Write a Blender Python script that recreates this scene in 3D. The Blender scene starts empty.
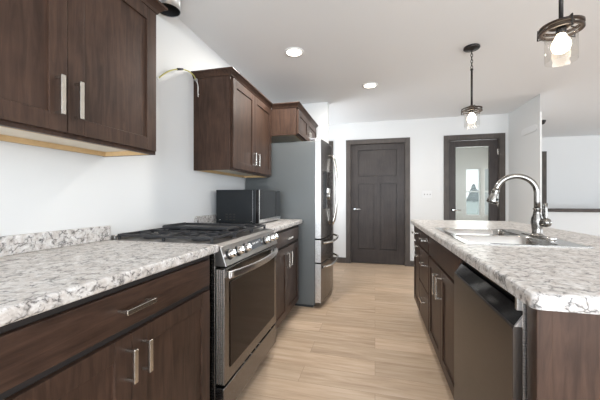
import bpy, bmesh, math, random
from mathutils import Vector, Matrix
random.seed(7)
C = bpy.context.scene.collection
S = bpy.context.scene
PI = math.pi

# ---------------------------------------------------------------- camera
TH = math.atan(75/297)
cam = bpy.data.cameras.new('camera'); cam.lens = 297/600*36; cam.sensor_width = 36
cam.shift_y = -2/600; cam.clip_start = .02; cam.clip_end = 300
co = bpy.data.objects.new('camera', cam); C.objects.link(co)
co.location = (0, 0, 1.136); co.rotation_euler = (PI/2, 0, TH)
S.camera = co
# ---------------------------------------------------------------- sky, daylight, exposure
w = bpy.data.worlds.new('sky'); S.world = w; w.use_nodes = True
wn = w.node_tree; wn.nodes.clear()
wo = wn.nodes.new('ShaderNodeOutputWorld'); wb = wn.nodes.new('ShaderNodeBackground')
tc = wn.nodes.new('ShaderNodeTexCoord'); sx_ = wn.nodes.new('ShaderNodeSeparateXYZ'); cr = wn.nodes.new('ShaderNodeValToRGB')
wn.links.new(tc.outputs['Generated'], sx_.inputs[0]); wn.links.new(sx_.outputs['Z'], cr.inputs[0])
cr.color_ramp.elements[0].color = (.95, .97, 1, 1); cr.color_ramp.elements[1].color = (.62, .76, 1, 1)
wn.links.new(cr.outputs[0], wb.inputs[0]); wb.inputs[1].default_value = 1.6
wn.links.new(wb.outputs[0], wo.inputs[0])
def area(name, loc, size, power, rot, col=(1, .985, .96)):
    l = bpy.data.lights.new(name, 'AREA'); l.shape = 'RECTANGLE'; l.size, l.size_y = size
    l.energy = power; l.color = col
    o = bpy.data.objects.new(name, l); C.objects.link(o); o.location = loc; o.rotation_euler = rot
    return o
# daylight entering by the glazed openings of the rear and the living-room side
area('daylight_rear', (1.6, -3.46, 1.25), (5.4, 2.1), 350, (PI/2+.32, 0, 0), (.84, .92, 1))
area('daylight_side', (7.42, 2.6, 1.3), (6.5, 2.0), 125, (PI/2+.65, 0, PI/2), (.84, .92, 1))
area('hall_fill_light', (-1.36, 4.65, 1.45), (.85, 1.2), 13, (PI/2+.25, 0, -PI/2), (.90, .95, 1))  # fill light added to brighten the right wall, far ceiling and floor
area('daylight_small_room', (1.98, 6.93, 1.3), (.7, 1.0), 17, (PI/2, 0, PI), (.96, .98, 1))
S.view_settings.view_transform = 'Standard'; S.view_settings.look = 'None'
S.view_settings.gamma = 1; S.view_settings.use_curve_mapping = False
S.view_settings.exposure = 0.17
S.cycles.max_bounces = 10; S.cycles.diffuse_bounces = 6; S.cycles.transparent_max_bounces = 16
S.cycles.use_denoising = True; S.cycles.sample_clamp_indirect = 6
S.cycles.caustics_reflective = False; S.cycles.caustics_refractive = False

# ---------------------------------------------------------------- materials
def mat(name, col, rough=.5, metal=0, spec=.5, emit=None, es=0, coat=0):
    m = bpy.data.materials.new(name); m.use_nodes = True
    b = m.node_tree.nodes['Principled BSDF']
    b.inputs['Base Color'].default_value = (*col, 1); b.inputs['Roughness'].default_value = rough
    b.inputs['Metallic'].default_value = metal; b.inputs['Specular IOR Level'].default_value = spec
    b.inputs['Coat Weight'].default_value = coat
    if emit: b.inputs['Emission Color'].default_value = (*emit, 1); b.inputs['Emission Strength'].default_value = es
    return m
def N(m, t, **k):
    n = m.node_tree.nodes.new('ShaderNode' + t)
    for a, v in k.items(): setattr(n, a, v)
    return n
def L(m, a, b): m.node_tree.links.new(a, b)
def coords(m, scale, kind='Object'):
    t = N(m, 'TexCoord'); mp = N(m, 'Mapping'); mp.inputs['Scale'].default_value = scale
    L(m, t.outputs[kind], mp.inputs[0]); return mp.outputs[0]
def ramp(m, fac, stops):
    r = N(m, 'ValToRGB'); e = r.color_ramp.elements
    while len(e) < len(stops): e.new(.5)
    for q, (p, c) in zip(e, stops): q.position = p; q.color = (*c, 1)
    L(m, fac, r.inputs[0]); return r.outputs[0]
def bump(m, h, strength=.1, dist=.01):
    b = N(m, 'Bump'); b.inputs['Strength'].default_value = strength; b.inputs['Distance'].default_value = dist
    L(m, h, b.inputs['Height']); L(m, b.outputs[0], m.node_tree.nodes['Principled BSDF'].inputs['Normal'])
def noise(m, v, sc, det=4, rough=.55, dist=0):
    n = N(m, 'TexNoise'); n.inputs['Scale'].default_value = sc; n.inputs['Detail'].default_value = det
    n.inputs['Roughness'].default_value = rough; n.inputs['Distortion'].default_value = dist
    L(m, v, n.inputs['Vector']); return n.outputs[0]
def wood(name, a, b, scale, rough=.40, spec=.22, bs=.12):
    m = mat(name, a, rough, 0, spec)
    v = coords(m, scale); n = noise(m, v, 5, 8, .62, .8)
    v2 = coords(m, (1, 1, 1)); n2 = noise(m, v2, 4.5, 3)
    mx = N(m, 'Math', operation='MULTIPLY_ADD'); mx.inputs[1].default_value = .6
    L(m, n, mx.inputs[0])
    m2 = N(m, 'Math', operation='MULTIPLY'); m2.inputs[1].default_value = .4; L(m, n2, m2.inputs[0]); L(m, m2.outputs[0], mx.inputs[2])
    c = ramp(m, mx.outputs[0], [(.34, b), (.62, a)])
    L(m, c, m.node_tree.nodes['Principled BSDF'].inputs['Base Color']); bump(m, n, bs, .004)
    return m
WA, WB = (.069, .039, .027), (.024, .0135, .0095)
M = {}
M['wood_v'] = wood('stained_wood_vertical', WA, WB, (9, 9, .9))
M['wood_h'] = wood('stained_wood_horizontal', WA, WB, (9, .9, 9))
M['door_wood'] = wood('dark_door_wood', (.055, .044, .040), (.024, .019, .017), (10, 10, .7), .4)
M['trim_wood'] = wood('dark_trim_wood', (.095, .081, .072), (.055, .046, .041), (10, 10, .8), .45)
M['maple'] = wood('pale_maple', (.62, .44, .24), (.5, .34, .17), (3, 3, 3), .6)
M['maple_pale'] = wood('pale_underside', (.80, .74, .64), (.74, .67, .56), (2, 2, 2), .6)
M['toe'] = mat('toe_kick', (.02, .016, .014), .6)
M['gap'] = mat('painted_shade', (.02, .015, .013), .7)  # near-black colour standing in for shade between and above the fronts
def paint(name, c, r=.85):
    m = mat(name, c, r, 0, .2); n = noise(m, coords(m, (1, 1, 1)), 60, 4); bump(m, n, .04, .002); return m
M['wall'] = paint('white_wall_paint', (.69, .695, .69))
M['ceiling'] = paint('ceiling_paint', (.80, .81, .82), .95)
M['pantry_wall'] = paint('warm_wall_paint', (.76, .75, .735))
M['plate'] = mat('matt_white_plastic', (.72, .725, .725), .6)
M['white'] = mat('white_plastic', (.82, .82, .81), .35)
def floor_mat():
    m = mat('oak_planks', (.5, .35, .22), .42, 0, .4)
    v = coords(m, (1, 1, 1))
    br = N(m, 'TexBrick'); L(m, v, br.inputs['Vector'])
    br.offset = .37; br.inputs['Scale'].default_value = 1; br.inputs['Brick Width'].default_value = 1.25
    br.inputs['Row Height'].default_value = .178; br.inputs['Mortar Size'].default_value = .0012
    br.inputs['Mortar Smooth'].default_value = .3; br.inputs['Bias'].default_value = 0
    br.inputs['Color1'].default_value = (0, 0, 0, 1); br.inputs['Color2'].default_value = (1, 1, 1, 1); br.inputs['Mortar'].default_value = (.5, .5, .5, 1)
    # each plank shifts the grain
    ad = N(m, 'VectorMath', operation='MULTIPLY_ADD'); ad.inputs[1].default_value = (3.7, 2.1, 9); L(m, br.outputs['Color'], ad.inputs[0]); L(m, v, ad.inputs[2])
    mp = N(m, 'Mapping'); mp.inputs['Scale'].default_value = (1.1, 11, 1); L(m, ad.outputs[0], mp.inputs[0])
    g = noise(m, mp.outputs[0], 2.2, 8, .6, .6)
    base = ramp(m, g, [(.30, (.42, .30, .205)), (.5, (.54, .405, .29)), (.68, (.62, .49, .37))])
    tint = ramp(m, br.outputs['Color'], [(0, (.86, .85, .83)), (1, (1.04, 1.02, 1.0))])
    mx = N(m, 'MixRGB', blend_type='MULTIPLY'); mx.inputs[0].default_value = 1; L(m, base, mx.inputs[1]); L(m, tint, mx.inputs[2])
    # knots
    vo = N(m, 'TexVoronoi'); vm = N(m, 'Mapping'); vm.inputs['Scale'].default_value = (1.2, 4.2, 1); L(m, v, vm.inputs[0]); L(m, vm.outputs[0], vo.inputs[0]); vo.inputs['Scale'].default_value = 1.15
    kn = ramp(m, vo.outputs['Distance'], [(.015, (.55, .45, .38)), (.075, (1, 1, 1))])
    mk = N(m, 'MixRGB', blend_type='MULTIPLY'); mk.inputs[0].default_value = .8; L(m, mx.outputs[0], mk.inputs[1]); L(m, kn, mk.inputs[2])
    sm = N(m, 'MixRGB'); L(m, br.outputs['Fac'], sm.inputs[0]); L(m, mk.outputs[0], sm.inputs[1]); sm.inputs[2].default_value = (.30, .2, .13, 1)
    L(m, sm.outputs[0], m.node_tree.nodes['Principled BSDF'].inputs['Base Color'])
    bump(m, g, .06, .003); return m
M['floor'] = floor_mat()
def stone():
    m = mat('speckled_laminate', (.6, .58, .55), .38, 0, .35)
    v = coords(m, (1, 1, 1))
    dn = N(m, 'TexNoise'); dn.inputs['Scale'].default_value = 18; dn.inputs['Detail'].default_value = 6; L(m, v, dn.inputs[0])
    ad = N(m, 'VectorMath', operation='MULTIPLY_ADD'); ad.inputs[1].default_value = (.09, .09, .09); L(m, dn.outputs['Color'], ad.inputs[0]); L(m, v, ad.inputs[2])
    vo = N(m, 'TexVoronoi', feature='DISTANCE_TO_EDGE'); vo.inputs['Scale'].default_value = 27; L(m, ad.outputs[0], vo.inputs['Vector'])
    vein = ramp(m, vo.outputs['Distance'], [(.0, (1, 1, 1)), (.05, (.5, .5, .5)), (.15, (0, 0, 0))])
    msk = ramp(m, noise(m, v, 26, 5, .65, .8), [(.45, (0, 0, 0)), (.56, (1, 1, 1))])
    mu = N(m, 'MixRGB', blend_type='MULTIPLY'); mu.inputs[0].default_value = 1; L(m, vein, mu.inputs[1]); L(m, msk, mu.inputs[2])
    fl = ramp(m, noise(m, v, 75, 5, .7, .6), [(.34, (1, 1, 1)), (.43, (0, 0, 0))])
    fm = N(m, 'MixRGB', blend_type='MULTIPLY'); fm.inputs[0].default_value = 1; L(m, fl, fm.inputs[1]); fm.inputs[2].default_value = (.75, .75, .75, 1)
    mxx = N(m, 'MixRGB', blend_type='LIGHTEN'); mxx.inputs[0].default_value = 1; L(m, mu.outputs[0], mxx.inputs[1]); L(m, fm.outputs[0], mxx.inputs[2])
    base = ramp(m, noise(m, v, 38, 7, .7, .5), [(.30, (.38, .345, .315)), (.44, (.54, .505, .475)), (.54, (.61, .59, .57)), (.66, (.74, .73, .72))])
    mx = N(m, 'MixRGB'); L(m, mxx.outputs[0], mx.inputs[0]); L(m, base, mx.inputs[1]); mx.inputs[2].default_value = (.06, .055, .053, 1)
    L(m, mx.outputs[0], m.node_tree.nodes['Principled BSDF'].inputs['Base Color']); return m
M['stone'] = stone()
def brushed(name, c, r, scale=(1, 1, 60)):
    m = mat(name, c, r, 1); n = noise(m, coords(m, scale), 30, 2)
    rr = N(m, 'MapRange'); rr.inputs[3].default_value = r*.8; rr.inputs[4].default_value = r*1.25; L(m, n, rr.inputs[0])
    L(m, rr.outputs[0], m.node_tree.nodes['Principled BSDF'].inputs['Roughness']); return m
M['steel'] = brushed('stainless_steel', (.60, .59, .58), .28)
M['dark_steel'] = brushed('dark_stainless', (.20, .185, .175), .25)
M['mid_steel'] = brushed('mid_stainless', (.32, .30, .285), .3)
M['dw_steel'] = brushed('dishwasher_steel', (.085, .076, .070), .3)
M['nickel'] = mat('brushed_nickel', (.66, .63, .58), .25, 1)
M['faucet'] = mat('faucet_nickel', (.27, .26, .245), .24, 1)
M['chrome'] = mat('bright_chrome', (.85, .85, .85), .12, 1)
M['sink'] = brushed('sink_steel', (.44, .43, .41), .22)
M['fridge_side'] = mat('grey_fridge_side', (.12, .128, .128), .38, .35)
M['black_gloss'] = mat('black_glass', (.010, .009, .009), .08, 0, .3)
M['oven_glass'] = mat('oven_window_glass', (.016, .009, .006), .1, 0, .1)
M['black'] = mat('black_plastic', (.016, .017, .019), .42)
M['mw_body'] = mat('black_painted_case', (.010, .012, .014), .4, 0, .3)
M['iron'] = mat('cast_iron', (.022, .022, .024), .5, 0, .5)
M['enamel'] = mat('black_enamel', (.02, .02, .021), .25)
M['bronze'] = mat('dark_bronze', (.022, .019, .018), .45, .4)
M['ring_wood'] = wood('brown_ring_metal', (.055, .036, .025), (.02, .014, .011), (6, 6, 6), .4)
M['screen'] = mat('display_screen', (.02, .022, .026), .15, 0, .4, (.5, .62, .75), .04)
M['lamp_glow'] = mat('lamp_diffuser', (1, .95, .88), .5, 0, .5, (1, .90, .76), 9)
M['bulb'] = mat('glowing_bulb', (1, .9, .8), .4, 0, .5, (1, .83, .62), 14)
M['galv'] = brushed('galvanised_duct', (.62, .63, .64), .3)
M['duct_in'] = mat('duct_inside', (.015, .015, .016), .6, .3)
M['yellow'] = mat('yellow_sheath', (.48, .44, .14), .5)
M['grey_line'] = mat('grey_mark', (.25, .25, .26), .5)
def thin_glass(name, tint, gl=.08, rough=.02):
    m = bpy.data.materials.new(name); m.use_nodes = True; nt = m.node_tree; nt.nodes.clear()
    o = N(m, 'OutputMaterial'); t = N(m, 'BsdfTransparent'); g = N(m, 'BsdfGlossy'); x = N(m, 'MixShader'); f = N(m, 'LayerWeight')
    t.inputs[0].default_value = (*tint, 1); g.inputs['Roughness'].default_value = rough; f.inputs[0].default_value = gl
    L(m, f.outputs['Facing'], x.inputs[0]); L(m, t.outputs[0], x.inputs[1]); L(m, g.outputs[0], x.inputs[2]); L(m, x.outputs[0], o.inputs[0]); return m
M['shade_glass'] = thin_glass('clear_shade_glass', (.95, .94, .92), .12)
M['window_glass'] = thin_glass('window_glass', (.96, .97, .97), .12)
M['door_glass'] = thin_glass('door_glass', (.86, .88, .86), .14, .12)
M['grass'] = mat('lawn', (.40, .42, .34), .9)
M['leaf'] = mat('hazy_conifer_needles', (.30, .33, .32), .8)  # distance haze is mixed into this pale grey colour
M['bark'] = mat('bark', (.12, .09, .07), .9)

# ---------------------------------------------------------------- mesh helpers
class MB:
    def __init__(s): s.b = bmesh.new()
    def box(s, x0, x1, y0, y1, z0, z1):
        v = [s.b.verts.new((x, y, z)) for x in (x0, x1) for y in (y0, y1) for z in (z0, z1)]
        for f in ((0,1,3,2),(4,6,7,5),(0,4,5,1),(2,3,7,6),(0,2,6,4),(1,5,7,3)): s.b.faces.new([v[i] for i in f])
        return s
    def prism(s, pts, axis, a0, a1):       # polygon in the plane perpendicular to axis, extruded a0..a1
        def mk(p, a):
            return {'x': (a, p[0], p[1]), 'y': (p[0], a, p[1]), 'z': (p[0], p[1], a)}[axis]
        A = [s.b.verts.new(mk(p, a0)) for p in pts]; B = [s.b.verts.new(mk(p, a1)) for p in pts]
        s.b.faces.new(A); s.b.faces.new(B[::-1]); n = len(pts)
        for i in range(n): s.b.faces.new([A[i], B[i], B[(i+1) % n], A[(i+1) % n]])
        return s
    def tube(s, pts, r, n=10, closed=False, cap=True):
        pts = [Vector(p) for p in pts]; k = len(pts)
        rr = r if isinstance(r, (list, tuple)) else [r]*k
        rings = []; prev = None
        for i, p in enumerate(pts):
            a = pts[(i-1) % k] if (closed or i > 0) else p; b = pts[(i+1) % k] if (closed or i < k-1) else p
            t = (b-a).normalized()
            if prev is None:
                u = t.cross(Vector((0, 0, 1)))
                if u.length < .01: u = t.cross(Vector((1, 0, 0)))
            else: u = prev - t*prev.dot(t)
            u.normalize(); prev = u; w_ = t.cross(u)
            rings.append([s.b.verts.new(p + (u*math.cos(2*PI*j/n) + w_*math.sin(2*PI*j/n))*rr[i]) for j in range(n)])
        for i in range(k if closed else k-1):
            A, B = rings[i], rings[(i+1) % k]
            for j in range(n): s.b.faces.new([A[j], A[(j+1) % n], B[(j+1) % n], B[j]]).smooth = True
        if cap and not closed: s.b.faces.new(rings[0][::-1]); s.b.faces.new(rings[-1])
        return s
    def lathe(s, prof, c=(0, 0, 0), n=32, axis=(0, 0, 1), smooth=True, open_=False):   # prof: (radius, height)
        q = Vector((0, 0, 1)).rotation_difference(Vector(axis)); c = Vector(c); rings = []
        for r, h in prof:
            if r < 1e-6: rings.append([s.b.verts.new(c + q @ Vector((0, 0, h)))])
            else: rings.append([s.b.verts.new(c + q @ Vector((r*math.cos(2*PI*j/n), r*math.sin(2*PI*j/n), h))) for j in range(n)])
        for A, B in zip(rings, rings[1:]):
            for j in range(n):
                k = (j+1) % n
                if len(A) == 1 and len(B) == 1: continue
                if len(A) == 1: f = [A[0], B[j], B[k]]
                elif len(B) == 1: f = [A[j], A[k], B[0]]
                else: f = [A[j], A[k], B[k], B[j]]
                s.b.faces.new(f).smooth = smooth
        if not open_:
            if len(rings[0]) > 1: s.b.faces.new(rings[0][::-1])
            if len(rings[-1]) > 1: s.b.faces.new(rings[-1])
        return s
    def build(s, name, m, parent=None, bevel=0, off=None, seg=2):
        bmesh.ops.recalc_face_normals(s.b, faces=s.b.faces[:])
        if parent is not None:
            o_ = Vector((0, 0, 0)); p = parent
            while p: o_ += p.location; p = p.parent
            bmesh.ops.translate(s.b, verts=s.b.verts[:], vec=-o_)
        elif off is not None: bmesh.ops.translate(s.b, verts=s.b.verts[:], vec=-Vector(off))
        me = bpy.data.meshes.new(name); s.b.to_mesh(me); s.b.free()
        me.materials.append(M[m]); o = bpy.data.objects.new(name, me); C.objects.link(o)
        if parent is not None: o.parent = parent
        elif off is not None: o.location = off
        if bevel:
            bv = o.modifiers.new('bevel', 'BEVEL'); bv.width = bevel; bv.segments = seg; bv.limit_method = 'ANGLE'; bv.angle_limit = .6
            bv.harden_normals = False
        return o
def tag(o, label=None, cat=None, group=None, kind=None):
    if label: o['label'] = label
    if cat: o['category'] = cat
    if group: o['group'] = group
    if kind: o['kind'] = kind
    return o
def thing(name, loc, label, cat, group=None, kind=None):
    o = bpy.data.objects.new(name, None); C.objects.link(o); o.location = loc; o.empty_display_size = .1
    return tag(o, label, cat, group, kind)
def copy_tree(o, parent=None):
    c = o.copy(); C.objects.link(c); c.parent = parent
    for ch in [q for q in list(C.objects) if q.parent == o]: copy_tree(ch, c)
    return c
def struct(name, mb, m, label, cat, bevel=0):
    return tag(mb.build(name, m, None, bevel), label, cat, kind='structure')

# ================================================================ ROOM SHELL
CE = 2.44; YB = 5.236; XL = -1.385
def wall_x(mb, x0, x1, y0, y1, z0, z1, holes):      # wall running along x with rectangular holes (x0,x1,z0,z1)
    xs = x0
    for hx0, hx1, hz0, hz1 in sorted(holes):
        mb.box(xs, hx0, y0, y1, z0, z1)
        if hz0 > z0: mb.box(hx0, hx1, y0, y1, z0, hz0)
        if hz1 < z1: mb.box(hx0, hx1, y0, y1, hz1, z1)
        xs = hx1
    mb.box(xs, x1, y0, y1, z0, z1)
    return mb
def wall_y(mb, x0, x1, y0, y1, z0, z1, holes):
    ys = y0
    for a, b, c, d in sorted(holes):
        mb.box(x0, x1, ys, a, z0, z1)
        if c > z0: mb.box(x0, x1, a, b, z0, c)
        if d < z1: mb.box(x0, x1, a, b, d, z1)
        ys = b
    mb.box(x0, x1, ys, y1, z0, z1)
    return mb
struct('floor', MB().box(XL-.1, 7.5, -3.6, 7.6, -.1, 0), 'floor', 'light oak plank floor running between the cabinets and the island', 'floor')
struct('ceiling', MB().box(XL-.1, 7.5, -3.6, 7.6, CE, CE+.1), 'ceiling', 'flat pale grey ceiling over the whole kitchen', 'ceiling')
struct('wall_left', wall_y(MB(), XL-.1, XL, -3.6, 7.6, 0, CE, [(4.2, 5.1, .82, 2.08)]), 'wall', 'white wall behind the range and the wall cabinets', 'wall')  # the opening is cut for the added passage window
struct('wall_alcove', MB().box(XL, -.625, 4.0, 4.11, 0, CE), 'wall', 'short white return wall standing just beyond the refrigerator', 'wall')
mb = wall_x(MB(), XL, 2.1, YB, YB+.11, 0, CE, [(-1.66+.3, -.80, 0, 2.07), (-.425, .497, 0, 2.075), (1.15, 1.88, 0, 2.075)])
struct('wall_back', mb, 'wall', 'white end wall with the two dark framed doors', 'wall')
struct('wall_right', MB().prism([(2.0, 4.335), (2.1, 4.60), (2.1, YB), (2.0, YB)], 'z', 0, CE), 'wall', 'short white wall coming forward to a corner right of the glazed door', 'wall')
# living room end wall, with windows into the room behind the glazed door
mb = wall_x(MB(), 2.44, 7.5, 7.5, 7.6, 0, CE, [(2.93, 3.48, 0, 2.07)])
struct('wall_far', mb, 'wall', 'white far wall of the living area beyond the corner', 'wall')
mb = wall_x(MB(), XL, 2.39, 7.0, 7.1, 0, CE, [(1.87, 2.16, .76, 1.775), (2.22, 2.36, .76, 1.775)])
struct('wall_end', mb, 'pantry_wall', 'end wall of the small room, with its windows', 'wall')
struct('wall_pantry', MB().box(2.39, 2.44, YB+.11, 7.6, 0, CE).box(2.1, 2.44, YB, YB+.1099, 0, CE), 'pantry_wall', 'wall of the small room behind the glazed door', 'wall')
struct('wall_hall', MB().box(.62, .70, YB+.11, 7.0, 0, CE), 'pantry_wall', 'inner wall of the small room seen through the glass', 'wall')
mb = wall_x(MB(), XL, 7.5, -3.6, -3.5, 0, CE, [(-1.1, 4.3, .2, 2.3)])
struct('wall_rear', mb, 'wall', 'wall with the wide glazed opening at the near end of the kitchen', 'wall')
mb = wall_y(MB(), 7.5, 7.6, -3.6, 7.6, 0, CE, [(-.75, 5.75, .3, 2.3)])
struct('wall_living', mb, 'wall', 'window side wall of the living area', 'wall')
# half wall with dark cap
struct('wall_half', MB().box(3.05, 7.4, 6.35, 6.46, 0, .885), 'wall', 'low white half wall under the dark cap in the living area', 'wall')
struct('trim_1', MB().box(3.03, 7.4, 6.31, 6.50, .885, .945), 'trim_wood', 'dark cap board lying along the low half wall', 'trim', .004)

def casing(n, x0, x1, ztop, label, w_=.075, y=YB, xs=True):
    m = MB()
    m.box(x0, x0+w_, y-.018, y-.0005, 0, ztop); m.box(x1-w_, x1, y-.018, y-.0005, 0, ztop)
    m.box(x0+w_+.001, x1-w_-.001, y-.018, y-.0005, ztop-w_, ztop)
    # jambs lining the opening
    m.box(x0+w_-.008, x0+w_+.008, y, y+.11, 0, ztop-w_); m.box(x1-w_-.008, x1-w_+.008, y, y+.11, 0, ztop-w_)
    m.box(x0+w_+.009, x1-w_-.009, y, y+.11, ztop-w_-.006, ztop-w_+.008)
    return struct(n, m, 'trim_wood', label, 'trim', .002)
casing('trim_2', -.492, .564, 2.143, 'dark wooden casing around the panelled door')
casing('trim_3', 1.078, 1.952, 2.143, 'dark wooden casing around the glazed door')
casing('trim_4', -1.38, -.713, 2.143, 'dark door casing showing just past the refrigerator')
# doors
d = thing('door_1', (.036, YB+.03, 0), 'closed dark three-panel interior door at the end of the aisle', 'door', None, 'structure')
def frame_slab(x0, x1, z0, z1, y0, y1, opens):      # slab with recessed fields
    m = MB(); rec = .012
    wall_x_holes = []
    zs = sorted({z0, z1, *[o[2] for o in opens], *[o[3] for o in opens]})
    for a, b in zip(zs, zs[1:]):
        x = x0
        for ox0, ox1, oz0, oz1 in sorted(opens):
            if oz0 <= a+1e-6 and oz1 >= b-1e-6:
                m.box(x, ox0, y0, y1, a, b); m.box(ox0, ox1, y0+.021, y1, a, b); x = ox1
        m.box(x, x1, y0, y1, a, b)
    for ox0, ox1, oz0, oz1 in opens: m.box(ox0+.018, ox1-.018, y0+.006, y0+.0209, oz0+.018, oz1-.018)
    return m
frame_slab(-.411, .483, .012, 2.058, YB+.03, YB+.07, [(-.285, .357, 1.50, 1.965), (-.285, -.012, .25, 1.385), (.082, .357, .25, 1.385)]).build('door_slab', 'door_wood', d, 0)
h = MB().lathe([(.026, 0), (.026, .012), (.011, .016), (.011, .05)], (-.345, YB+.03, .945), 20, (0, -1, 0)).tube([(-.345, YB-.018, .945), (-.30, YB-.02, .945), (-.235, YB-.014, .943)], .009, 10).build('door_lever', 'chrome', d)
d = thing('door_2', (1.52, YB+.03, 0), 'dark framed door with a full-height glass pane', 'door', None, 'structure')
mb = MB(); a, b, z0, z1 = 1.168, 1.868, .012, 2.055; y0, y1 = YB+.03, YB+.07
mb.box(a, 1.263, y0, y1, z0, z1).box(1.745, b, y0, y1, z0, z1).box(1.263, 1.745, y0, y1, 1.955, z1).box(1.263, 1.745, y0, y1, z0, .26)
mb.build('door_slab', 'door_wood', d)
MB().box(1.263, 1.745, YB+.046, YB+.051, .26, 1.955).build('glass_pane', 'door_glass', d)
MB().lathe([(.026, 0), (.026, .012), (.011, .016), (.011, .05)], (1.222, YB+.03, .945), 20, (0, -1, 0)).tube([(1.222, YB-.018, .945), (1.26, YB-.02, .945), (1.325, YB-.014, .943)], .009, 10).build('door_lever', 'chrome', d)
for z in (1.86, 1.05, .25): MB().lathe([(.007, -.045), (.007, .045)], (1.873, YB+.024, z), 10).box(1.855, 1.873, YB+.024, YB+.029, z-.045, z+.045).build('hinge', 'nickel', d)
d = thing('door_3', (3.2, 7.53, 0), 'dark framed glazed door half hidden behind the wall corner', 'door', None, 'structure')
MB().box(2.94, 3.04, 7.53, 7.57, .01, 2.06).box(3.40, 3.47, 7.53, 7.57, .01, 2.06).box(3.04, 3.40, 7.53, 7.57, 1.95, 2.06).box(3.04, 3.40, 7.53, 7.57, .01, .25).build('door_slab', 'door_wood', d)
MB().box(3.04, 3.40, 7.545, 7.55, .25, 1.95).build('glass_pane', 'window_glass', d)
mb = MB(); mb.box(3.49, 3.575, 7.48, 7.4995, 0, 2.14).box(2.925, 2.93, 7.48, 7.4995, 0, 2.14).box(2.931, 3.489, 7.48, 7.4995, 2.07, 2.14)
struct('trim_5', mb, 'trim_wood', 'dark casing of the far glazed door beside the half wall', 'trim')
# windows of the small room
for k, (a, b) in enumerate(((1.87, 2.16), (2.22, 2.36))):
    wd = thing('window_%d' % (k+1), ((a+b)/2, 7.02, .76), 'white double-hung window seen through the glazed door, %s one' % ('left' if k == 0 else 'right'), 'window', None, 'structure')
    m = MB(); m.box(a, a+.02, 7.01, 7.08, .76, 1.775).box(b-.02, b, 7.01, 7.08, .76, 1.775)
    for z in (.76, 1.26, 1.75): m.box(a+.02, b-.02, 7.015, 7.075, z, z+.025)
    m.build('window_frame', 'white', wd)
    MB().box(a+.02, b-.02, 7.045, 7.05, .785, 1.75).build('glass_pane', 'window_glass', wd)
# rear / side glazing frames
m = MB()
for x in (-1.1, .22, 1.57, 2.92, 4.25): m.box(x, x+.05, -3.58, -3.53, .2, 2.3)
m.box(-1.1, 4.3, -3.58, -3.53, .2, .25).box(-1.1, 4.3, -3.58, -3.53, 2.25, 2.3)
struct('window_3', m, 'white', 'wide row of windows at the near end of the kitchen', 'window')
m = MB()
for y in (-.75, .84, 2.45, 4.06, 5.7): m.box(7.53, 7.58, y, y+.05, .3, 2.3)
struct('window_4', m, 'white', 'row of windows along the living area', 'window')
struct('window_5', MB().box(XL-.06, XL-.02, 4.2, 4.24, .82, 2.08).box(XL-.06, XL-.02, 5.06, 5.1, .82, 2.08).box(XL-.06, XL-.02, 4.24, 5.06, .82, .86).box(XL-.06, XL-.02, 4.24, 5.06, 2.04, 2.08), 'white', 'unseen small window added around the fill light in the passage behind the refrigerator', 'window')  # out of view, added to give the hall fill light an opening
# baseboards
struct('baseboard_back', MB().box(-.712, -.493, YB-.014, YB-.0005, 0, .095).box(.565, 1.077, YB-.014, YB-.0005, 0, .095).box(1.953, 1.985, YB-.014, YB-.0005, 0, .095), 'trim_wood', 'dark baseboard along the white end wall', 'baseboard')
struct('baseboard_right', MB().box(1.986, 1.9995, 4.335, YB, 0, .095), 'trim_wood', 'dark baseboard under the short white wall', 'baseboard')
struct('baseboard_left', MB().box(-.6245, -.611, 3.99, 4.12, 0, .095), 'trim_wood', 'dark baseboard on the end of the return wall', 'baseboard')

# ================================================================ OUTSIDE (seen through the small room's windows)
struct('ground', MB().box(-60, 120, 8, 260, -.5, -.3), 'grass', 'pale open ground outside the far windows', 'ground')
for k, (x, y, hgt, lab) in enumerate(((33.0, 114, 5.6, 'tall dark conifer outside, left of the pair in the window'), (38.2, 118, 5.0, 'tall dark conifer outside, right of the pair in the window'), (37.2, 126, 4.4, 'lower conifer outside between the two taller ones'))):
    t = thing('conifer_tree', (x, y, -.3), lab, 'tree', 'conifers outside the window')
    MB().lathe([(.16, 0), (.05, hgt*.9)], (x, y, -.3), 8).build('trunk', 'bark', t)
    m = MB(); n = 9
    for i in range(n):
        z = .4 + i*(hgt-.5)/n; r = 2.3*(1-i/n)**.7+.3
        prof = [(r*random.uniform(.85, 1.1), z), (r*.6, z+.8), (.02, z+1.5)]
        m.lathe(prof, (x+random.uniform(-.08, .08), y, -.3), 11)
    for v in m.b.verts: v.co += Vector((random.uniform(-.2, .2), random.uniform(-.2, .2), random.uniform(-.2, .2)))
    m.build('foliage', 'leaf', t)

# ================================================================ CABINETS
def bar_handle(p0, p1, out, name, parent, sec=.0055, reach=.03):
    sec = .0075
    # square section pull between two posts; p0,p1 on the face, out = +-1 along x
    a, b = Vector(p0), Vector(p1); dr = (b-a).normalized(); ext = .0065
    m = MB(); e0 = a - dr*ext; e1 = b + dr*ext
    x0, x1 = sorted((a.x+out*(reach-.004), a.x+out*(reach+.005)))
    m.box(x0, x1, min(e0.y, e1.y)-(sec if abs(dr.z) > .5 else 0), max(e0.y, e1.y)+(sec if abs(dr.z) > .5 else 0),
          min(e0.z, e1.z)-(sec if abs(dr.y) > .5 else 0), max(e0.z, e1.z)+(sec if abs(dr.y) > .5 else 0))
    for p in (a, b):
        xx = sorted((a.x, a.x+out*(reach-.0041)))
        m.box(xx[0], xx[1], p.y-.0045, p.y+.0045, p.z-.0045, p.z+.0045)
    return m.build(name, 'nickel', parent, .0012)
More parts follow.
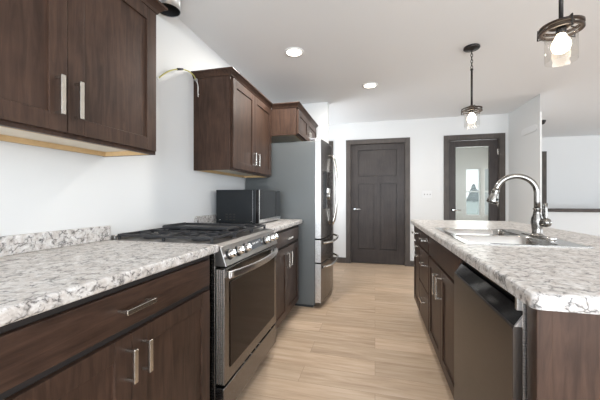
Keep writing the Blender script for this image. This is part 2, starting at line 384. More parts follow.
def shaker(parent, xf, out, y0, y1, z0, z1, st=.06, th=.019, name='door', rec=.008, mt='wood_v'):
    # door front at xf, facing out(+-1) along x
    xb = xf-out*th; m = MB()
    lo, hi = sorted((xf, xb)); plo, phi = sorted((xf-out*rec, xb))
    m.box(lo, hi, y0, y0+st, z0, z1).box(lo, hi, y1-st, y1, z0, z1)
    m.box(lo, hi, y0+st+.0004, y1-st-.0004, z0, z0+st).box(lo, hi, y0+st+.0004, y1-st-.0004, z1-st, z1)
    m.box(plo, phi, y0+st-.001, y1-st+.001, z0+st-.001, z1-st+.001)
    return m.build(name, mt, parent, .0016)
def slab_front(parent, xf, out, y0, y1, z0, z1, th=.019, name='drawer'):
    lo, hi = sorted((xf, xf-out*th))
    return MB().box(lo, hi, y0, y1, z0, z1).build(name, 'wood_h', parent, .003)
def base_carcass(parent, xf, xb, out, y0, y1, ztop=.874):
    # xf = plane behind door fronts ; xb = back
    lo, hi = sorted((xf, xb)); m = MB().box(lo, hi, y0, y1, .10, ztop)
    m.build('cabinet_body', 'wood_v', parent, .001)
    q0, q1 = sorted((xf+out*.0001, xf+out*.0009)); MB().box(q0, q1, y0+.004, y1-.004, .112, .853).build('gap_shade', 'gap', parent)  # thin dark plate paints the shade in the gaps between fronts
    s0, s1 = sorted((xf+out*.0002, xf+out*.004)); MB().box(s0, s1, y0, y1, .8535, .8755).build('worktop_shade', 'gap', parent)  # dark strip paints the shade under the worktop edge
    k0, k1 = sorted((xf-out*.07, xb)); MB().box(k0, k1, y0+.002, y1-.002, 0, .0995).build('toe_kick', 'toe', parent)

# --- left base cabinet near the camera
t = thing('base_cabinet', (-1.07, .79, 0), 'dark stained base cabinet with one wide drawer nearest the camera', 'cabinet')
base_carcass(t, -.762, XL+.003, 1, .315, 1.255)
dr = slab_front(t, -.742, 1, .325, 1.232, .734, .852)
bar_handle((-.742, .728, .797), (-.742, .836, .797), 1, 'handle', dr, .0055, .034)
for a, b, hy in ((.325, .7765, .755), (.7795, 1.232, .818)):
    do = shaker(t, -.742, 1, a, b, .115, .711, .062)
    bar_handle((-.742, hy, .578), (-.742, hy, .668), 1, 'handle', do, .0055, .034)
# filler next to the range, its shade painted in as near-black
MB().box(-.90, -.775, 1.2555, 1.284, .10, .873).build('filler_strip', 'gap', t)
# one more cabinet further back to the left (edge of the view)
t = thing('base_cabinet', (-1.07, -.15, 0), 'dark base cabinet behind the camera end of the left run', 'cabinet')
base_carcass(t, -.762, XL+.003, 1, -.62, .314)
dr = slab_front(t, -.742, 1, -.61, .305, .734, .852); bar_handle((-.742, -.21, .797), (-.742, -.09, .797), 1, 'handle', dr, .0055, .034)
for a, b, hy in ((-.61, -.154, -.19), (-.151, .305, -.11)):
    do = shaker(t, -.742, 1, a, b, .115, .711, .062); bar_handle((-.742, hy, .578), (-.742, hy, .668), 1, 'handle', do, .0055, .034)

# --- far base cabinet between range and refrigerator
t = thing('base_cabinet', (-1.07, 2.5, 0), 'dark two-door base cabinet between the range and the refrigerator', 'cabinet')
base_carcass(t, -.762, XL+.003, 1, 2.075, 2.94)
dr = slab_front(t, -.742, 1, 2.085, 2.88, .734, .852); bar_handle((-.742, 2.42, .79), (-.742, 2.54, .79), 1, 'handle', dr, .005, .034)
for a, b, hy in ((2.085, 2.4805, 2.44), (2.4835, 2.88, 2.525)):
    do = shaker(t, -.742, 1, a, b, .115, .711, .058); bar_handle((-.742, hy, .55), (-.742, hy, .66), 1, 'handle', do, .005, .034)

# --- worktops
def worktop(name, x0, x1, y0, y1, label, rad=.0, splash=None, bev=.009):
    m = MB()
    m.box(x0, x1, y0, y1, .876, .914)
    o = m.build(name, 'stone', None, bev, ((x0+x1)/2, (y0+y1)/2, .876), 3)
    tag(o, label, 'worktop')
    if splash:
        c = MB().box(*splash).build('backsplash', 'stone', o, .004)
    return o
worktop('worktop', XL+.0005, -.725, -.62, 1.288, 'long grey speckled worktop with low backsplash beside the wall, left of the range', splash=(XL+.0005, XL+.02, -.62, 1.288, .9145, .99))
worktop('worktop', XL+.0005, -.725, 2.068, 2.985, 'short speckled worktop under the microwave', splash=(XL+.0005, XL+.02, 2.068, 2.985, .9145, .99))

# --- wall cabinets
def crown(m, x_in, x_out_base, y0, y1, z0, side0=True, side1=False, h=.046, proj=.038):
    # front run along y on plane x_out_base, optional returns
    p = [(x_out_base-.02, z0), (x_out_base+.006, z0), (x_out_base+.012, z0+.012), (x_out_base+.03, z0+.034), (x_out_base+proj, z0+h-.01), (x_out_base+proj, z0+h), (x_out_base-.02, z0+h)]
    ya = y0-(proj if side0 else 0); yb = y1+(proj if side1 else 0)
    n = len(p)
    # mitred ends: shift y by projection
    def ring(ye, sgn, mit):
        return [m.b.verts.new((q[0], (ye + sgn*(q[0]-x_out_base)) if mit else ye, q[1])) for q in p]
    A = ring(y0, -1, side0); B = ring(y1, 1, side1)
    m.b.faces.new(A); m.b.faces.new(B[::-1])
    for i in range(n): m.b.faces.new([A[i], B[i], B[(i+1) % n], A[(i+1) % n]])
    for flag, ye, sgn in ((side0, y0, -1), (side1, y1, 1)):
        if flag:
            R0 = [m.b.verts.new((q[0], ye + sgn*(q[0]-x_out_base), q[1])) for q in p]
            R1 = [m.b.verts.new((x_in, ye + sgn*(q[0]-x_out_base), q[1])) for q in p]
            m.b.faces.new(R0); m.b.faces.new(R1[::-1])
            for i in range(n): m.b.faces.new([R0[i], R1[i], R1[(i+1) % n], R0[(i+1) % n]])
def wall_cabinet(y0, y1, zb, zt, xface, label, hz0, hz1, gap, side1=False, hy=(.03, .03), dz=.014, side0=True, xin=None):
    t = thing('wall_cabinet', ((XL+xface)/2, (y0+y1)/2, zb), label, 'cabinet')
    fr = xface-.02     # face frame plane
    m = MB()
    m.box(XL+.001, fr-.018, y0, y0+.016, zb, zt).box(XL+.001, fr-.018, y1-.016, y1, zb, zt)       # ends
    m.box(XL+.001, fr-.018, y0+.016, y1-.016, zt-.016, zt)
    m.box(XL+.001, XL+.012, y0+.016, y1-.016, zb+.03, zt-.016)
    m.build('cabinet_body', 'wood_v', t, .001)
    m = MB().box(fr-.0178, fr, y0, y0+.038, zb, zt).box(fr-.0178, fr, y1-.038, y1, zb, zt).box(fr-.0178, fr, y0+.038, y1-.038, zb, zb+.038).box(fr-.0178, fr, y0+.038, y1-.038, zt-.038, zt)
    m.build('face_frame', 'wood_v', t, .001)
    MB().box(XL+.0125, fr-.019, y0+.0165, y1-.0165, zb+.022, zb+.032).build('bottom_panel', 'maple_pale', t)
    MB().box(XL+.0125, fr-.03, y0+.0165, y0+.024, zb+.0005, zb+.0218).box(XL+.0125, fr-.03, y1-.024, y1-.0165, zb+.0005, zb+.0218).box(XL+.0125, XL+.03, y0+.0245, y1-.0245, zb+.0005, zb+.0218).box(fr-.03, fr-.0185, y0+.0165, y1-.0165, zb+.0005, zb+.0218).build('hanging_rail', 'maple', t)
    for k, (a, b, hh) in enumerate(((y0+.018, gap-.0015, gap-hy[0]), (gap+.0015, y1-.018, gap+hy[1]))):
        do = shaker(t, xface, 1, a, b, zb+dz, zt-.012, .06)
        bar_handle((xface, hh, hz0), (xface, hh, hz1), 1, 'handle', do, .005, .03)
    m = MB(); crown(m, xin or XL+.002, fr+.004, y0, y1, zt+.0003, side0, side1)
    m.build('crown_moulding', 'wood_h', t)
    return t
wall_cabinet(.37, 1.27, 1.352, 2.06, -1.05, 'large dark wall cabinet with two doors at the upper left, nearest the camera', 1.425, 1.545, .815, True, (.040, .026))
wall_cabinet(2.06, 2.955, 1.352, 2.07, -1.05, 'dark wall cabinet with two doors above the microwave', 1.43, 1.53, 2.50, False, (.04, .04))
wall_cabinet(2.957, 3.955, 1.79, 2.07, -.765, 'short dark wall cabinet above the refrigerator', 1.84, 1.90, 3.42, False, (.035, .035), side0=True, xin=-1.05)

# ================================================================ RANGE
RY0, RY1 = 1.291, 2.064; yc = (RY0+RY1)/2
t = thing('range', (-1.03, yc, 0), 'stainless gas range with black cast iron grates and oven below', 'range')
MB().box(-1.375, -.752, RY0+.004, RY1-.004, .08, .885).build('range_body', 'dark_steel', t, .002)
MB().box(-1.30, -.78, RY0+.03, RY1-.03, 0, .0795).build('range_base', 'black', t)
MB().box(-1.378, -.742, RY0, RY1, .886, .912).build('cooktop', 'mid_steel', t, .004)
MB().box(-1.379, -1.352, RY0+.01, RY1-.01, .9125, .935).build('rear_trim', 'steel', t, .003)
# control panel, sloped front
cp = MB().prism([(-.7515, .806), (-.690, .806), (-.694, .818), (-.722, .899), (-.741, .913), (-.7515, .8855)], 'y', RY0, RY1).build('control_panel', 'mid_steel', t, .0015)
nrm = Vector((.081, 0, .028)).normalized()
def on_panel(z): return -.694-(z-.818)*.028/.081
for y in (1.352, 1.450, 1.540, 1.845, 1.935, 2.015):
    z = .855; c = Vector((on_panel(z), y, z))
    MB().lathe([(.028, 0), (.028, .003), (0, .0035)], c, 24, nrm).build('bezel', 'black', cp)
    k = MB().lathe([(.021, .004), (.023, .010), (.021, .030), (.018, .034), (0, .035)], c, 24, nrm)
    q = c + nrm*.035
    k.box(q.x-.004, q.x+.003, y-.0025, y+.0025, q.z-.016, q.z+.016)
    k.build('knob', 'chrome', cp)
z0, z1 = .833, .882
MB().prism([(on_panel(z0)+.0006, z0), (on_panel(z0)+.003, z0), (on_panel(z1)+.003, z1), (on_panel(z1)+.0006, z1)], 'y', 1.59, 1.80).build('display', 'screen', cp)
m = MB()
for i in range(4): m.box(on_panel(.862)+.0015, on_panel(.862)+.0042, 1.645+i*.022+(.006 if i > 1 else 0), 1.658+i*.022+(.006 if i > 1 else 0), .850, .868)
m.build('clock_digits', 'white', cp)
# oven door
od = MB().box(-.7510, -.700, RY0+.002, RY1-.002, .232, .795).build('oven_door', 'dark_steel', t, .004)
MB().box(-.6998, -.6955, RY0+.055, RY1-.055, .296, .722).build('oven_window', 'oven_glass', od, .002)
m = MB(); pin, pout = [], []
for i in range(25):
    u = i/24; y = RY0+.028+u*(RY1-RY0-.056); x = -.684+.046*math.sin(PI*u)**.75; pout.append((x, y)); pin.append((x-.011, y))
m.prism(pout + pin[::-1], 'z', .742, .778)
for y in (RY0+.045, RY1-.045): m.box(-.6995, -.675, y-.014, y+.014, .746, .774)
m.build('oven_handle', 'steel', od, .004)
m = MB()
for x in (-.742, -.731, -.720, -.709): m.box(x, x+.004, RY0-.0035, RY0+.0015, .24, .79)
m.build('side_trim', 'steel', od)
MB().box(-.7510, -.702, RY0+.002, RY1-.002, .085, .216).build('storage_drawer', 'dark_steel', t, .003)
# burners
for x, y, r in ((-.90, 1.43, .05), (-1.22, 1.43, .04), (-.90, 1.925, .045), (-1.22, 1.925, .04), (-1.06, 1.678, .055)):
    MB().lathe([(r*1.25, 0), (r*1.2, .008), (r, .010), (r, .017), (r*.7, .024), (0, .025)], (x, y, .9125), 24).build('burner', 'iron', t)
# grates
gw = (RY1-RY0-.03)/3
for k in range(3):
    a = RY0+.015+k*gw+.004; b = a+gw-.008; m = MB(); s_ = .009; z0, z1 = .930, .943
    xa, xb = -1.345, -.775
    for y in (a, b-.010): m.box(xa, xb, y, y+.010, z0, z1)
    for x in (xa, (xa+xb)/2-.007, xb-.010): m.box(x, x+.010, a+.0145, b-.0145, z0, z1)
    for xc in (-1.21, -.91):
        ym = (a+b)/2
        m.box(xc-.10, xc-.03, ym-.004, ym+.004, z0, z1+.004); m.box(xc+.03, xc+.10, ym-.004, ym+.004, z0, z1+.004)
        m.box(xc-.004, xc+.004, a+.015, ym-.028, z0, z1+.004); m.box(xc-.004, xc+.004, ym+.028, b-.015, z0, z1+.004)
    for x in (xa+.001, (xa+xb)/2-.006, xb-.013):
        for y in (a+.001, b-.013): m.box(x, x+.012, y, y+.012, .9125, z0)
    m.build('grate', 'iron', t, .0015)
# griddle on the middle grate
m = MB(); ga, gb = 1.565, 1.800
m.box(-1.27, -.83, ga, gb, .9485, .953)
m.box(-1.27, -.83, ga, ga+.008, .9532, .966).box(-1.27, -.83, gb-.008, gb, .9532, .966).box(-1.27, -1.262, ga+.0085, gb-.0085, .9532, .969).box(-.838, -.83, ga+.0085, gb-.0085, .9532, .959)
tag(m.build('griddle_plate', 'iron', None, .002, (-1.05, 1.68, .9485)), 'flat dark griddle plate lying on the middle grate of the range', 'griddle')

# ================================================================ MICROWAVE
t = thing('microwave', (-1.12, 2.575, .914), 'black countertop microwave with a silver lower edge beside the refrigerator', 'microwave')
MB().box(-1.325, -.962, 2.30, 2.86, .922, 1.206).build('case', 'mw_body', t, .004)
for x in (-1.30, -.99):
    for y in (2.33, 2.83): MB().lathe([(.014, 0), (.012, .0078)], (x, y, .9142), 12).build('foot', 'black', t)
m = MB()
for i in range(3):
    for j in range(3): m.box(-1.235+i*.035, -1.217+i*.035, 2.2985, 2.2998, .948+j*.022, .958+j*.022)
m.build('vent_slots', 'toe', t)
for p in ((-1.29, .950), (-1.0, .94), ): MB().lathe([(.005, 0), (.003, .002)], (p[0], 2.2998, p[1]), 10, (0, -1, 0)).build('screw', 'chrome', t)
MB().box(-.988, -.985, 2.2982, 2.2998, .93, 1.2).build('side_seam', 'grey_line', t)
fr = MB().box(-.9615, -.931, 2.30, 2.86, .923, 1.206).build('front_frame', 'black_gloss', t, .002)
MB().box(-.9305, -.9275, 2.33, 2.70, .962, 1.198).build('door_window', 'black_gloss', fr)
MB().box(-.9308, -.927, 2.301, 2.8595, .924, .955).box(-.9308, -.927, 2.301, 2.3085, .9555, 1.2045).build('silver_trim', 'steel', fr)
MB().box(-.9305, -.928, 2.715, 2.85, .962, 1.198).build('keypad', 'black', fr)

# ================================================================ REFRIGERATOR
t = thing('refrigerator', (-.95, 3.455, 0), 'tall stainless french-door refrigerator with grey side panel', 'refrigerator')
MB().box(-1.37, -.602, 3.003, 3.905, .03, 1.725).build('fridge_body', 'fridge_side', t, .004)
MB().box(-1.3, -.62, 3.03, 3.88, 0, .0295).build('fridge_base', 'black', t)
def bulged(y0, y1, z0, z1, yc0=3.003, yc1=3.905):
    def xf(y):
        u = (y-yc0)/(yc1-yc0); return -.536 + .042*math.sin(PI*u)
    n = 10; ys = [y0+(y1-y0)*i/n for i in range(n+1)]
    poly = [(-.598, y0)] + [(xf(y), y) for y in ys] + [(-.598, y1)]
    return MB().prism(poly, 'z', z0, z1), xf
ymid = 3.454
for k, (a, b) in enumerate(((3.003, ymid-.003), (ymid+.003, 3.905))):
    m, xf = bulged(a, b, .716, 1.742); do = m.build('door', 'dark_steel', t, .003)
    hy = ymid-.035 if k == 0 else ymid+.035; pts = []
    for i in range(19):
        u = i/18; z = .83+u*.80; pts.append((xf(hy)+.012+.055*math.sin(PI*u)**.6, hy, z))
    MB().tube(pts, .012, 12).build('handle', 'nickel', do)
    if k == 0:
        MB().box(-.5975, -.537, 2.9985, 3.0025, .72, 1.738).build('edge_strip', 'steel', do)
        # water and ice dispenser
        ya, yb = 3.12, 3.32; xd = xf(3.12)
        dp = MB().box(xd-.004, xf(3.32)+.004, ya, yb, 1.02, 1.42).build('dispenser', 'black_gloss', do, .004)
        MB().box(xd+.01, xf(3.32)+.016, ya+.03, yb-.03, 1.19, 1.24).tube([(xf(3.22)+.02, 3.22, 1.2), (xf(3.22)+.02, 3.22, 1.12)], .012).build('spout', 'steel', dp)
for (z0, z1, hz) in ((.470, .706, .665), (.055, .460, .415)):
    m, xf = bulged(3.003, 3.905, z0, z1); do = m.build('freezer_drawer', 'dark_steel', t, .003)
    pts = [(xf(3.003+.902*u)+.01+.05*min(1, math.sin(PI*u)*2.2)*1, 3.06+.79*u, hz) for u in [i/20 for i in range(21)]]
    MB().tube(pts, .012, 12).build('handle', 'nickel', do)
    MB().box(-.5975, -.537, 2.9985, 3.0025, z0+.004, z1-.004).build('edge_strip', 'steel', do)
for y in (3.03, 3.83): MB().box(-.66, -.55, y, y+.06, 1.7425, 1.762).build('hinge_cover', 'grey_line', t, .004)

# ================================================================ ISLAND
XF = .388     # door-front plane
def face(t, kind): pass
def cab(y0, y1, label):
    t = thing('island_cabinet', (.8, (y0+y1)/2, 0), label, 'cabinet'); base_carcass(t, XF+.02, .985, -1, y0, y1); return t
t = cab(2.868, 3.25, 'narrow island cabinet with one drawer over one door at the far end')
dr = slab_front(t, XF, -1, 2.876, 3.242, .718, .852); bar_handle((XF, 3.0, .80), (XF, 3.11, .80), -1, 'handle', dr, .005, .032)
do = shaker(t, XF, -1, 2.876, 3.242, .115, .698, .05); bar_handle((XF, 2.93, .60), (XF, 2.93, .69), -1, 'handle', do, .005, .032)
t = cab(2.385, 2.867, 'island drawer unit with a stack of three drawers')
for z0, z1, hz in ((.718, .852, .80), (.415, .703, .605), (.115, .403, .315)):
    dr = slab_front(t, XF, -1, 2.393, 2.859, z0, z1); bar_handle((XF, 2.50, hz), (XF, 2.62, hz), -1, 'handle', dr, .005, .032)
# sink base: low body so that the bowls hang free
t = thing('island_cabinet', (.8, 1.96, 0), 'island sink cabinet with a long false front over two doors', 'cabinet')
m = MB(); m.box(XF+.02, XF+.038, 1.548, 2.384, .10, .874).box(XF+.0385, .985, 1.548, 2.384, .10, .66).build('cabinet_body', 'wood_v', t)
MB().box(XF+.09, .985, 1.55, 2.382, 0, .0995).build('toe_kick', 'toe', t)
slab_front(t, XF, -1, 1.558, 2.376, .718, .852, name='false_front')
MB().box(XF+.0191, XF+.0199, 1.551, 2.381, .112, .8755).build('gap_shade', 'gap', t)  # painted shade for the sink base gaps and worktop edge
for a, b, hy in ((1.558, 1.9725, 1.925), (1.9755, 2.376, 2.02)):
    do = shaker(t, XF, -1, a, b, .115, .698, .058); bar_handle((XF, hy, .535), (XF, hy, .655), -1, 'handle', do, .005, .034)
# end panel with stile + back of island
t = thing('island_end_panel', (.82, .88, 0), 'dark stained end panel closing the near end of the island', 'panel')
MB().box(.392, 1.0, .875, .915, 0, .874).build('panel_board', 'wood_v', t, .001)
MB().box(.39, .424, .860, .8745, 0, .874).build('corner_stile', 'wood_v', t, .002)
MB().box(1.0005, 1.02, .86, 3.25, 0, .874).build('island_back', 'wood_v', t, .001)

# dishwasher
t = thing('dishwasher', (.68, 1.225, 0), 'dark stainless dishwasher with a pocket handle built into the island', 'dishwasher')
MB().box(.415, .97, .919, 1.542, .10, .872).build('tub', 'black', t)
MB().box(.46, .96, .925, 1.537, 0, .0995).build('toe_kick', 'toe', t)
MB().prism([(.4145, .105), (.366, .105), (.362, .112), (.362, .782), (.365, .787), (.4145, .787)], 'y', .922, 1.539).build('door_front', 'dw_steel', t, .0012)
MB().prism([(.4145, .7875), (.367, .7875), (.394, .828), (.402, .828), (.402, .80), (.4145, .80)], 'y', .927, 1.539).build('pocket_handle', 'black_gloss', t)
MB().prism([(.4145, .7875), (.366, .7875), (.393, .829), (.4145, .829)], 'y', .9215, .9268).build('handle_end', 'steel', t)
MB().box(.385, .414, .9195, .9215, .105, .872).build('side_edge', 'steel', t)
MB().box(.372, .4145, .922, .935, .832, .8745).build('mounting_bracket', 'steel', t, .001)
MB().box(.402, .4145, .94, 1.52, .84, .868).build('control_strip', 'black_gloss', t)

# island worktop with a sink cut-out
WX0, WX1, WY0, WY1 = .358, 1.275, .805, 3.272
SX0, SX1, SY0, SY1 = .435, .925, 1.60, 2.345      # cut-out
m = MB(); b_ = m.b
def rounded_rect(x0, x1, y0, y1, r, n=6):
    pts = []
    for cx, cy, a0 in ((x1-r, y1-r, 0), (x0+r, y1-r, 90), (x0+r, y0+r, 180), (x1-r, y0+r, 270)):
        for i in range(n+1):
            a = math.radians(a0+90*i/n); pts.append((cx+r*math.cos(a), cy+r*math.sin(a)))
    return pts
outer = rounded_rect(WX0, WX1, WY0, WY1, .018); inner = rounded_rect(SX0, SX1, SY0, SY1, .03)
def ring_face(z, zb):
    pass
prof = [(0, .876), (0, .902), (.0025, .909), (.007, .9128), (.013, .914)]
rings = [[b_.verts.new((x, y, z)) for x, y in rounded_rect(WX0+d_, WX1-d_, WY0+d_, WY1-d_, .018-d_)] for d_, z in prof]
vi = [[b_.verts.new((x, y, z)) for x, y in inner] for z in (.876, .914)]
n = len(outer)
for i in range(n):
    j = (i+1) % n
    for A, B in zip(rings, rings[1:]): b_.faces.new([A[i], A[j], B[j], B[i]])
    b_.faces.new([vi[0][j], vi[0][i], vi[1][i], vi[1][j]])
    b_.faces.new([rings[-1][i], rings[-1][j], vi[1][j], vi[1][i]]); b_.faces.new([rings[0][j], rings[0][i], vi[0][i], vi[0][j]])
o = m.build('island_worktop', 'stone', None, 0, (.8, 2.0, .876))
tag(o, 'large speckled island worktop with the sink set into it', 'worktop')

# ---------------- sink
t = thing('sink', (.68, 1.97, .74), 'stainless double-bowl drop-in sink set in the island worktop', 'sink')
m = MB(); b_ = m.b
RX0, RX1, RY_0, RY_1 = .423, .937, 1.582, 2.362
rim = rounded_rect(RX0, RX1, RY_0, RY_1, .04)
zt = .9185
# rim plate as cells around two bowls
bowls = [(.452, .835, 1.612, 1.952), (.452, .835, 1.990, 2.330)]
def bowl(x0, x1, y0, y1):
    P = [rounded_rect(x0, x1, y0, y1, .05), rounded_rect(x0+.004, x1-.004, y0+.004, y1-.004, .05), rounded_rect(x0+.012, x1-.012, y0+.012, y1-.012, .05), rounded_rect(x0+.02, x1-.02, y0+.02, y1-.02, .05), rounded_rect(x0+.05, x1-.05, y0+.05, y1-.05, .04)]
    Z = [zt, zt-.006, .80, .765, .75]
    R = [[b_.verts.new((x, y, z)) for x, y in p] for p, z in zip(P, Z)]
    for A, B in zip(R, R[1:]):
        for i in range(len(A)):
            j = (i+1) % len(A); b_.faces.new([A[i], A[j], B[j], B[i]]).smooth = True
    b_.faces.new(R[-1]); return R[0]
for q in bowls: bowl(*q).clear()
m.build('bowl', 'sink', t)
m = MB()
def plate(x0, x1, y0, y1): m.box(x0, x1, y0, y1, .9145, zt)
plate(RX0, .4525, RY_0, RY_1); plate(.8345, RX1, RY_0, RY_1); plate(.4527, .8343, RY_0, 1.6125); plate(.4527, .8343, 2.3295, RY_1); plate(.4527, .8343, 1.9515, 1.9905)
# corner fills of bowls
for x0, x1, y0, y1 in bowls:
    pts = rounded_rect(x0, x1, y0, y1, .05); k = 7
    for ci, (cx, cy) in enumerate(((x1, y1), (x0, y1), (x0, y0), (x1, y0))):
        arc = pts[ci*k:(ci+1)*k]; m.prism([(cx, cy)] + arc[::-1], 'z', zt-.003, zt-.0003)
m.build('rim', 'sink', t)
for x0, x1, y0, y1 in bowls:
    MB().lathe([(.042, 0), (.040, .003), (.030, .001), (0, .001)], ((x0+x1)/2, (y0+y1)/2, .7505), 24).build('drain', 'chrome', t)

# ---------------- faucet
FX, FY = .897, 1.975
t = thing('faucet', (FX, FY, zt), 'brushed nickel gooseneck faucet with pull-down spray head behind the sink', 'faucet')
m = MB(); z = zt+.0003
m.lathe([(.034, 0), (.034, .006), (.029, .010), (.024, .018), (.026, .05), (.030, .075), (.028, .10), (.020, .125), (.0165, .15), (.020, .152), (.020, .158), (.0165, .160)], (FX, FY, z), 28)
m.build('base', 'faucet', t)
# neck
dx, dy = -.985, .17
R = .100; ztop_c = zt+.245; pts = [(FX, FY, zt+.155), (FX, FY, zt+.20)]
for i in range(0, 25):
    a = math.radians(-0 + i*(168/24)); rr = R
    px_ = R - R*math.cos(a); pts.append((FX+dx*px_, FY+dy*px_, ztop_c + R*math.sin(a)))
MB().tube(pts, .0155, 16).build('neck', 'faucet', t)
e = Vector(pts[-1]); dirv = (Vector(pts[-1])-Vector(pts[-2])).normalized()
hd = MB().lathe([(.017, -.002), (.020, .004), (.018, .012), (.021, .03), (.031, .065), (.031, .078), (.024, .084), (0, .084)], e, 24, dirv).build('spray_head', 'faucet', t)
q = e+dirv*.06+Vector((.012, -.022, 0)); MB().lathe([(.008, 0), (.007, .006), (0, .007)], q, 12, (.2, -1, 0)).build('spray_button', 'black', hd)
# handle hub and lever on the near right side
hb = Vector((FX, FY, zt+.075)); hdir = Vector((.55, -.83, .12)).normalized()
m = MB().lathe([(.018, .012), (.022, .028), (.026, .045), (.022, .062), (.010, .070), (0, .071)], hb, 24, hdir)
m.build('handle_hub', 'faucet', t)
b0 = hb+hdir*.044
MB().tube([b0, b0+Vector((.002, 0, .03)), b0+Vector((.001, 0, .075)), b0+Vector((-.001, 0, .108))], [.010, .0095, .0085, .011], 12).build('lever', 'faucet', t)
MB().box(FX-.028, FX+.028, FY-.125, FY+.125, zt+.0001, zt+.005).build('deck_plate', 'faucet', t, .004)
# hole cover on the sink deck
tag(MB().lathe([(.022, 0), (.022, .010), (.019, .014), (0, .016)], (.880, 1.80, zt+.0003), 24).build('hole_cover', 'chrome', None, 0, (.880, 1.80, zt)), 'small round chrome cap on the sink deck near the faucet', 'cap')

# ================================================================ CEILING LIGHTS AND PENDANTS
def lamp(name, loc, power, parent, r=.05, col=(1, .86, .7), kind='POINT', rot=(0, 0, 0)):
    l = bpy.data.lights.new(name, kind); l.energy = power; l.color = col
    if kind == 'AREA': l.shape = 'DISK'; l.size = r*2
    else: l.shadow_soft_size = r
    o = bpy.data.objects.new(name, l); C.objects.link(o); o.parent = parent; o.location = loc; o.rotation_euler = rot
    return o
for (x, y, lab) in ((-.70, 2.56, 'round recessed ceiling light nearer the wall cabinets'), (-.056, 3.53, 'round recessed ceiling light farther along, over the aisle')):
    t = thing('recessed_light', (x, y, CE), lab, 'ceiling light', 'recessed lights in the kitchen ceiling')
    MB().lathe([(.066, -.006), (.085, -.006), (.090, -.0005), (.066, -.0005), (.066, -.006)], (x, y, CE), 32, open_=True).build('trim_ring', 'white', t)
    MB().lathe([(.0655, -.003), (.04, -.0045), (0, -.005)], (x, y, CE), 32, open_=True).build('diffuser', 'lamp_glow', t)
    lamp('light', (0, 0, -.012), 19, t, .06, (1, .96, .90), 'AREA')
def pendant(x, y):
    zr = 1.905
    t = thing('pendant_light', (x, y, CE), 'small dark pendant light hanging farther away over the island sink', 'pendant light', 'pendant lights over the island')
    MB().lathe([(.062, -.0005), (.064, -.012), (.058, -.020), (.022, -.024), (.010, -.032), (0, -.032)], (x, y, CE), 32).build('canopy', 'bronze', t)
    m = MB(); zc = CE-.034; k = 0
    while zc > CE-.190:
        ln = .0165; pts = []
        for i in range(12):
            a = 2*PI*i/12; u, v_ = 0.008*math.cos(a), ln*math.sin(a)
            pts.append((x+(u if k % 2 else 0), y+(0 if k % 2 else u), zc-.012+v_))
        m.tube(pts, .0026, 6, True); zc -= .026; k += 1
    m.build('chain', 'bronze', t)
    MB().tube([(x, y, CE-.195), (x, y, zr+.03)], .0085, 12).lathe([(.012, 0), (.012, .01)], (x, y, CE-.20), 12).build('rod', 'bronze', t)
    m = MB()
    m.lathe([(.012, .030), (.040, .018), (.048, .010), (.048, .004), (.012, .004)], (x, y, zr), 32)
    for zz in (0, -.020):
        m.lathe([(.066, zz+.004), (.080, zz+.004), (.080, zz-.004), (.066, zz-.004), (.066, zz+.004)], (x, y, zr), 40, open_=True)
    m.build('ring', 'ring_wood', t)
    m = MB()
    for i in range(3):
        a = i*2*PI/3+.5; c_, s_ = math.cos(a), math.sin(a)
        m.tube([(x+c_*.03, y+s_*.03, zr+.012), (x+c_*.082, y+s_*.082, zr+.010), (x+c_*.083, y+s_*.083, zr-.034), (x+c_*.060, y+s_*.060, zr-.034)], .0035, 8)
    m.lathe([(.018, .004), (.020, -.03), (.014, -.034)], (x, y, zr), 20)
    m.build('strap', 'bronze', t)
    MB().lathe([(.057, -.010), (.0585, -.02), (.0585, -.152), (.057, -.158)], (x, y, zr), 40, open_=True).build('glass_shade', 'shade_glass', t)
    MB().lathe([(.013, -.030), (.020, -.045), (.033, -.072), (.035, -.090), (.028, -.108), (.014, -.117), (0, -.119)], (x, y, zr), 24).build('bulb', 'bulb', t)
    lamp('light', (0, 0, zr-.14-CE), 1.6, t, .05, (1, .9, .78))
    return t
p1 = pendant(.81, 2.85)
p2 = copy_tree(p1); p2.location = (.81, 1.58, CE)
p2['label'] = 'dark pendant light over the near part of the island, nearest the camera'

# ================================================================ SMALL THINGS ON WALLS AND CEILING
t = thing('vent_duct', (-1.285, 1.635, CE), 'open galvanised duct pipe hanging from the ceiling above the range', 'duct')
MB().lathe([(.078, -.0005), (.078, -.104), (.075, -.104), (.075, -.0005)], (-1.285, 1.635, CE), 36, open_=True).build('pipe', 'galv', t)
MB().lathe([(.0745, -.100), (.0745, -.003), (0, -.003)], (-1.285, 1.635, CE), 36, open_=True).build('pipe_inside', 'duct_in', t)
t = thing('electrical_cable', (XL, 1.66, 1.925), 'loose yellow cable with bare white wires sticking out of the wall', 'cable')
def cat(pts, n=6):
    P = [Vector(p) for p in pts]; P = [P[0]*2-P[1]] + P + [P[-1]*2-P[-2]]; out = []
    for i in range(1, len(P)-2):
        for k in range(n):
            u = k/n; out.append(.5*((2*P[i])+(-P[i-1]+P[i+1])*u+(2*P[i-1]-5*P[i]+4*P[i+1]-P[i+2])*u*u+(-P[i-1]+3*P[i]-3*P[i+1]+P[i+2])*u**3))
    return out+[P[-2]]
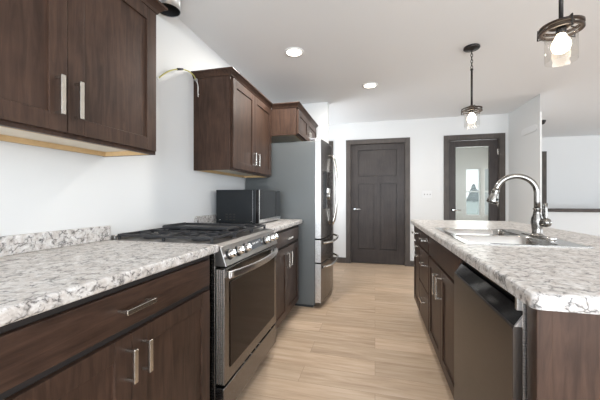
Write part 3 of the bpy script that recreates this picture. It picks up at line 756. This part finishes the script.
MB().tube(cat([(XL+.001, 1.665, 1.922), (-1.355, 1.72, 1.985), (-1.335, 1.80, 2.035), (-1.32, 1.88, 2.058), (-1.32, 1.96, 2.058), (-1.325, 2.0, 2.04)]), .0045, 8).build('sheath', 'yellow', t)
MB().tube([(-1.335, 1.795, 2.033), (-1.326, 1.845, 2.052)], .0078, 8).build('tape_band', 'black', t)
MB().lathe([(.011, 0), (.013, .008), (.011, .016)], (-1.327, 1.998, 2.042), 12, (0, 1, -.3)).build('cable_clamp', 'grey_line', t)
MB().tube(cat([(-1.325, 2.005, 2.038), (-1.325, 2.028, 2.005), (-1.33, 2.036, 1.96), (-1.33, 2.040, 1.92)]), .0028, 6).tube(cat([(-1.32, 2.005, 2.038), (-1.318, 2.022, 1.99), (-1.32, 2.024, 1.945), (-1.322, 2.036, 1.935)]), .0024, 6).build('wire', 'white', t)
MB().lathe([(.012, 0), (.010, .005), (0, .006)], (XL+.0005, 1.665, 1.922), 12, (1, 0, 0)).build('grommet', 'white', t)
t = thing('switch_plate', (.83, YB, 1.19), 'white wall switch plate between the two dark doors', 'switch')
MB().box(.755, .905, YB-.007, YB-.0005, 1.135, 1.255).build('plate', 'plate', t, .003)
for x in (.787, .830, .873): MB().box(x-.006, x+.006, YB-.0105, YB-.0072, 1.185, 1.205).build('switch', 'grey_line', t, .001)
t = thing('door_chime', (2.0, 4.6, 2.04), 'white rounded wall box high on the short wall by the corner', 'door chime')
ppts = []
for i in range(9):
    a = math.radians(90+180*i/8); ppts.append((4.43+.045*math.cos(a), 2.04+.045*math.sin(a)))
for i in range(9):
    a = math.radians(-90+180*i/8); ppts.append((4.755+.045*math.cos(a), 2.04+.045*math.sin(a)))
MB().prism(ppts, 'x', 1.988, 1.9995).build('cover', 'plate', t, .004)
tag(MB().lathe([(.05, -.0005), (.05, -.02), (.03, -.06), (0, -.07)], (2.73, 5.85, CE), 20).build('ceiling_fixture', 'bronze', None, 0, (2.73, 5.85, CE)), 'small black ceiling fixture peeking out past the wall corner', 'ceiling light')
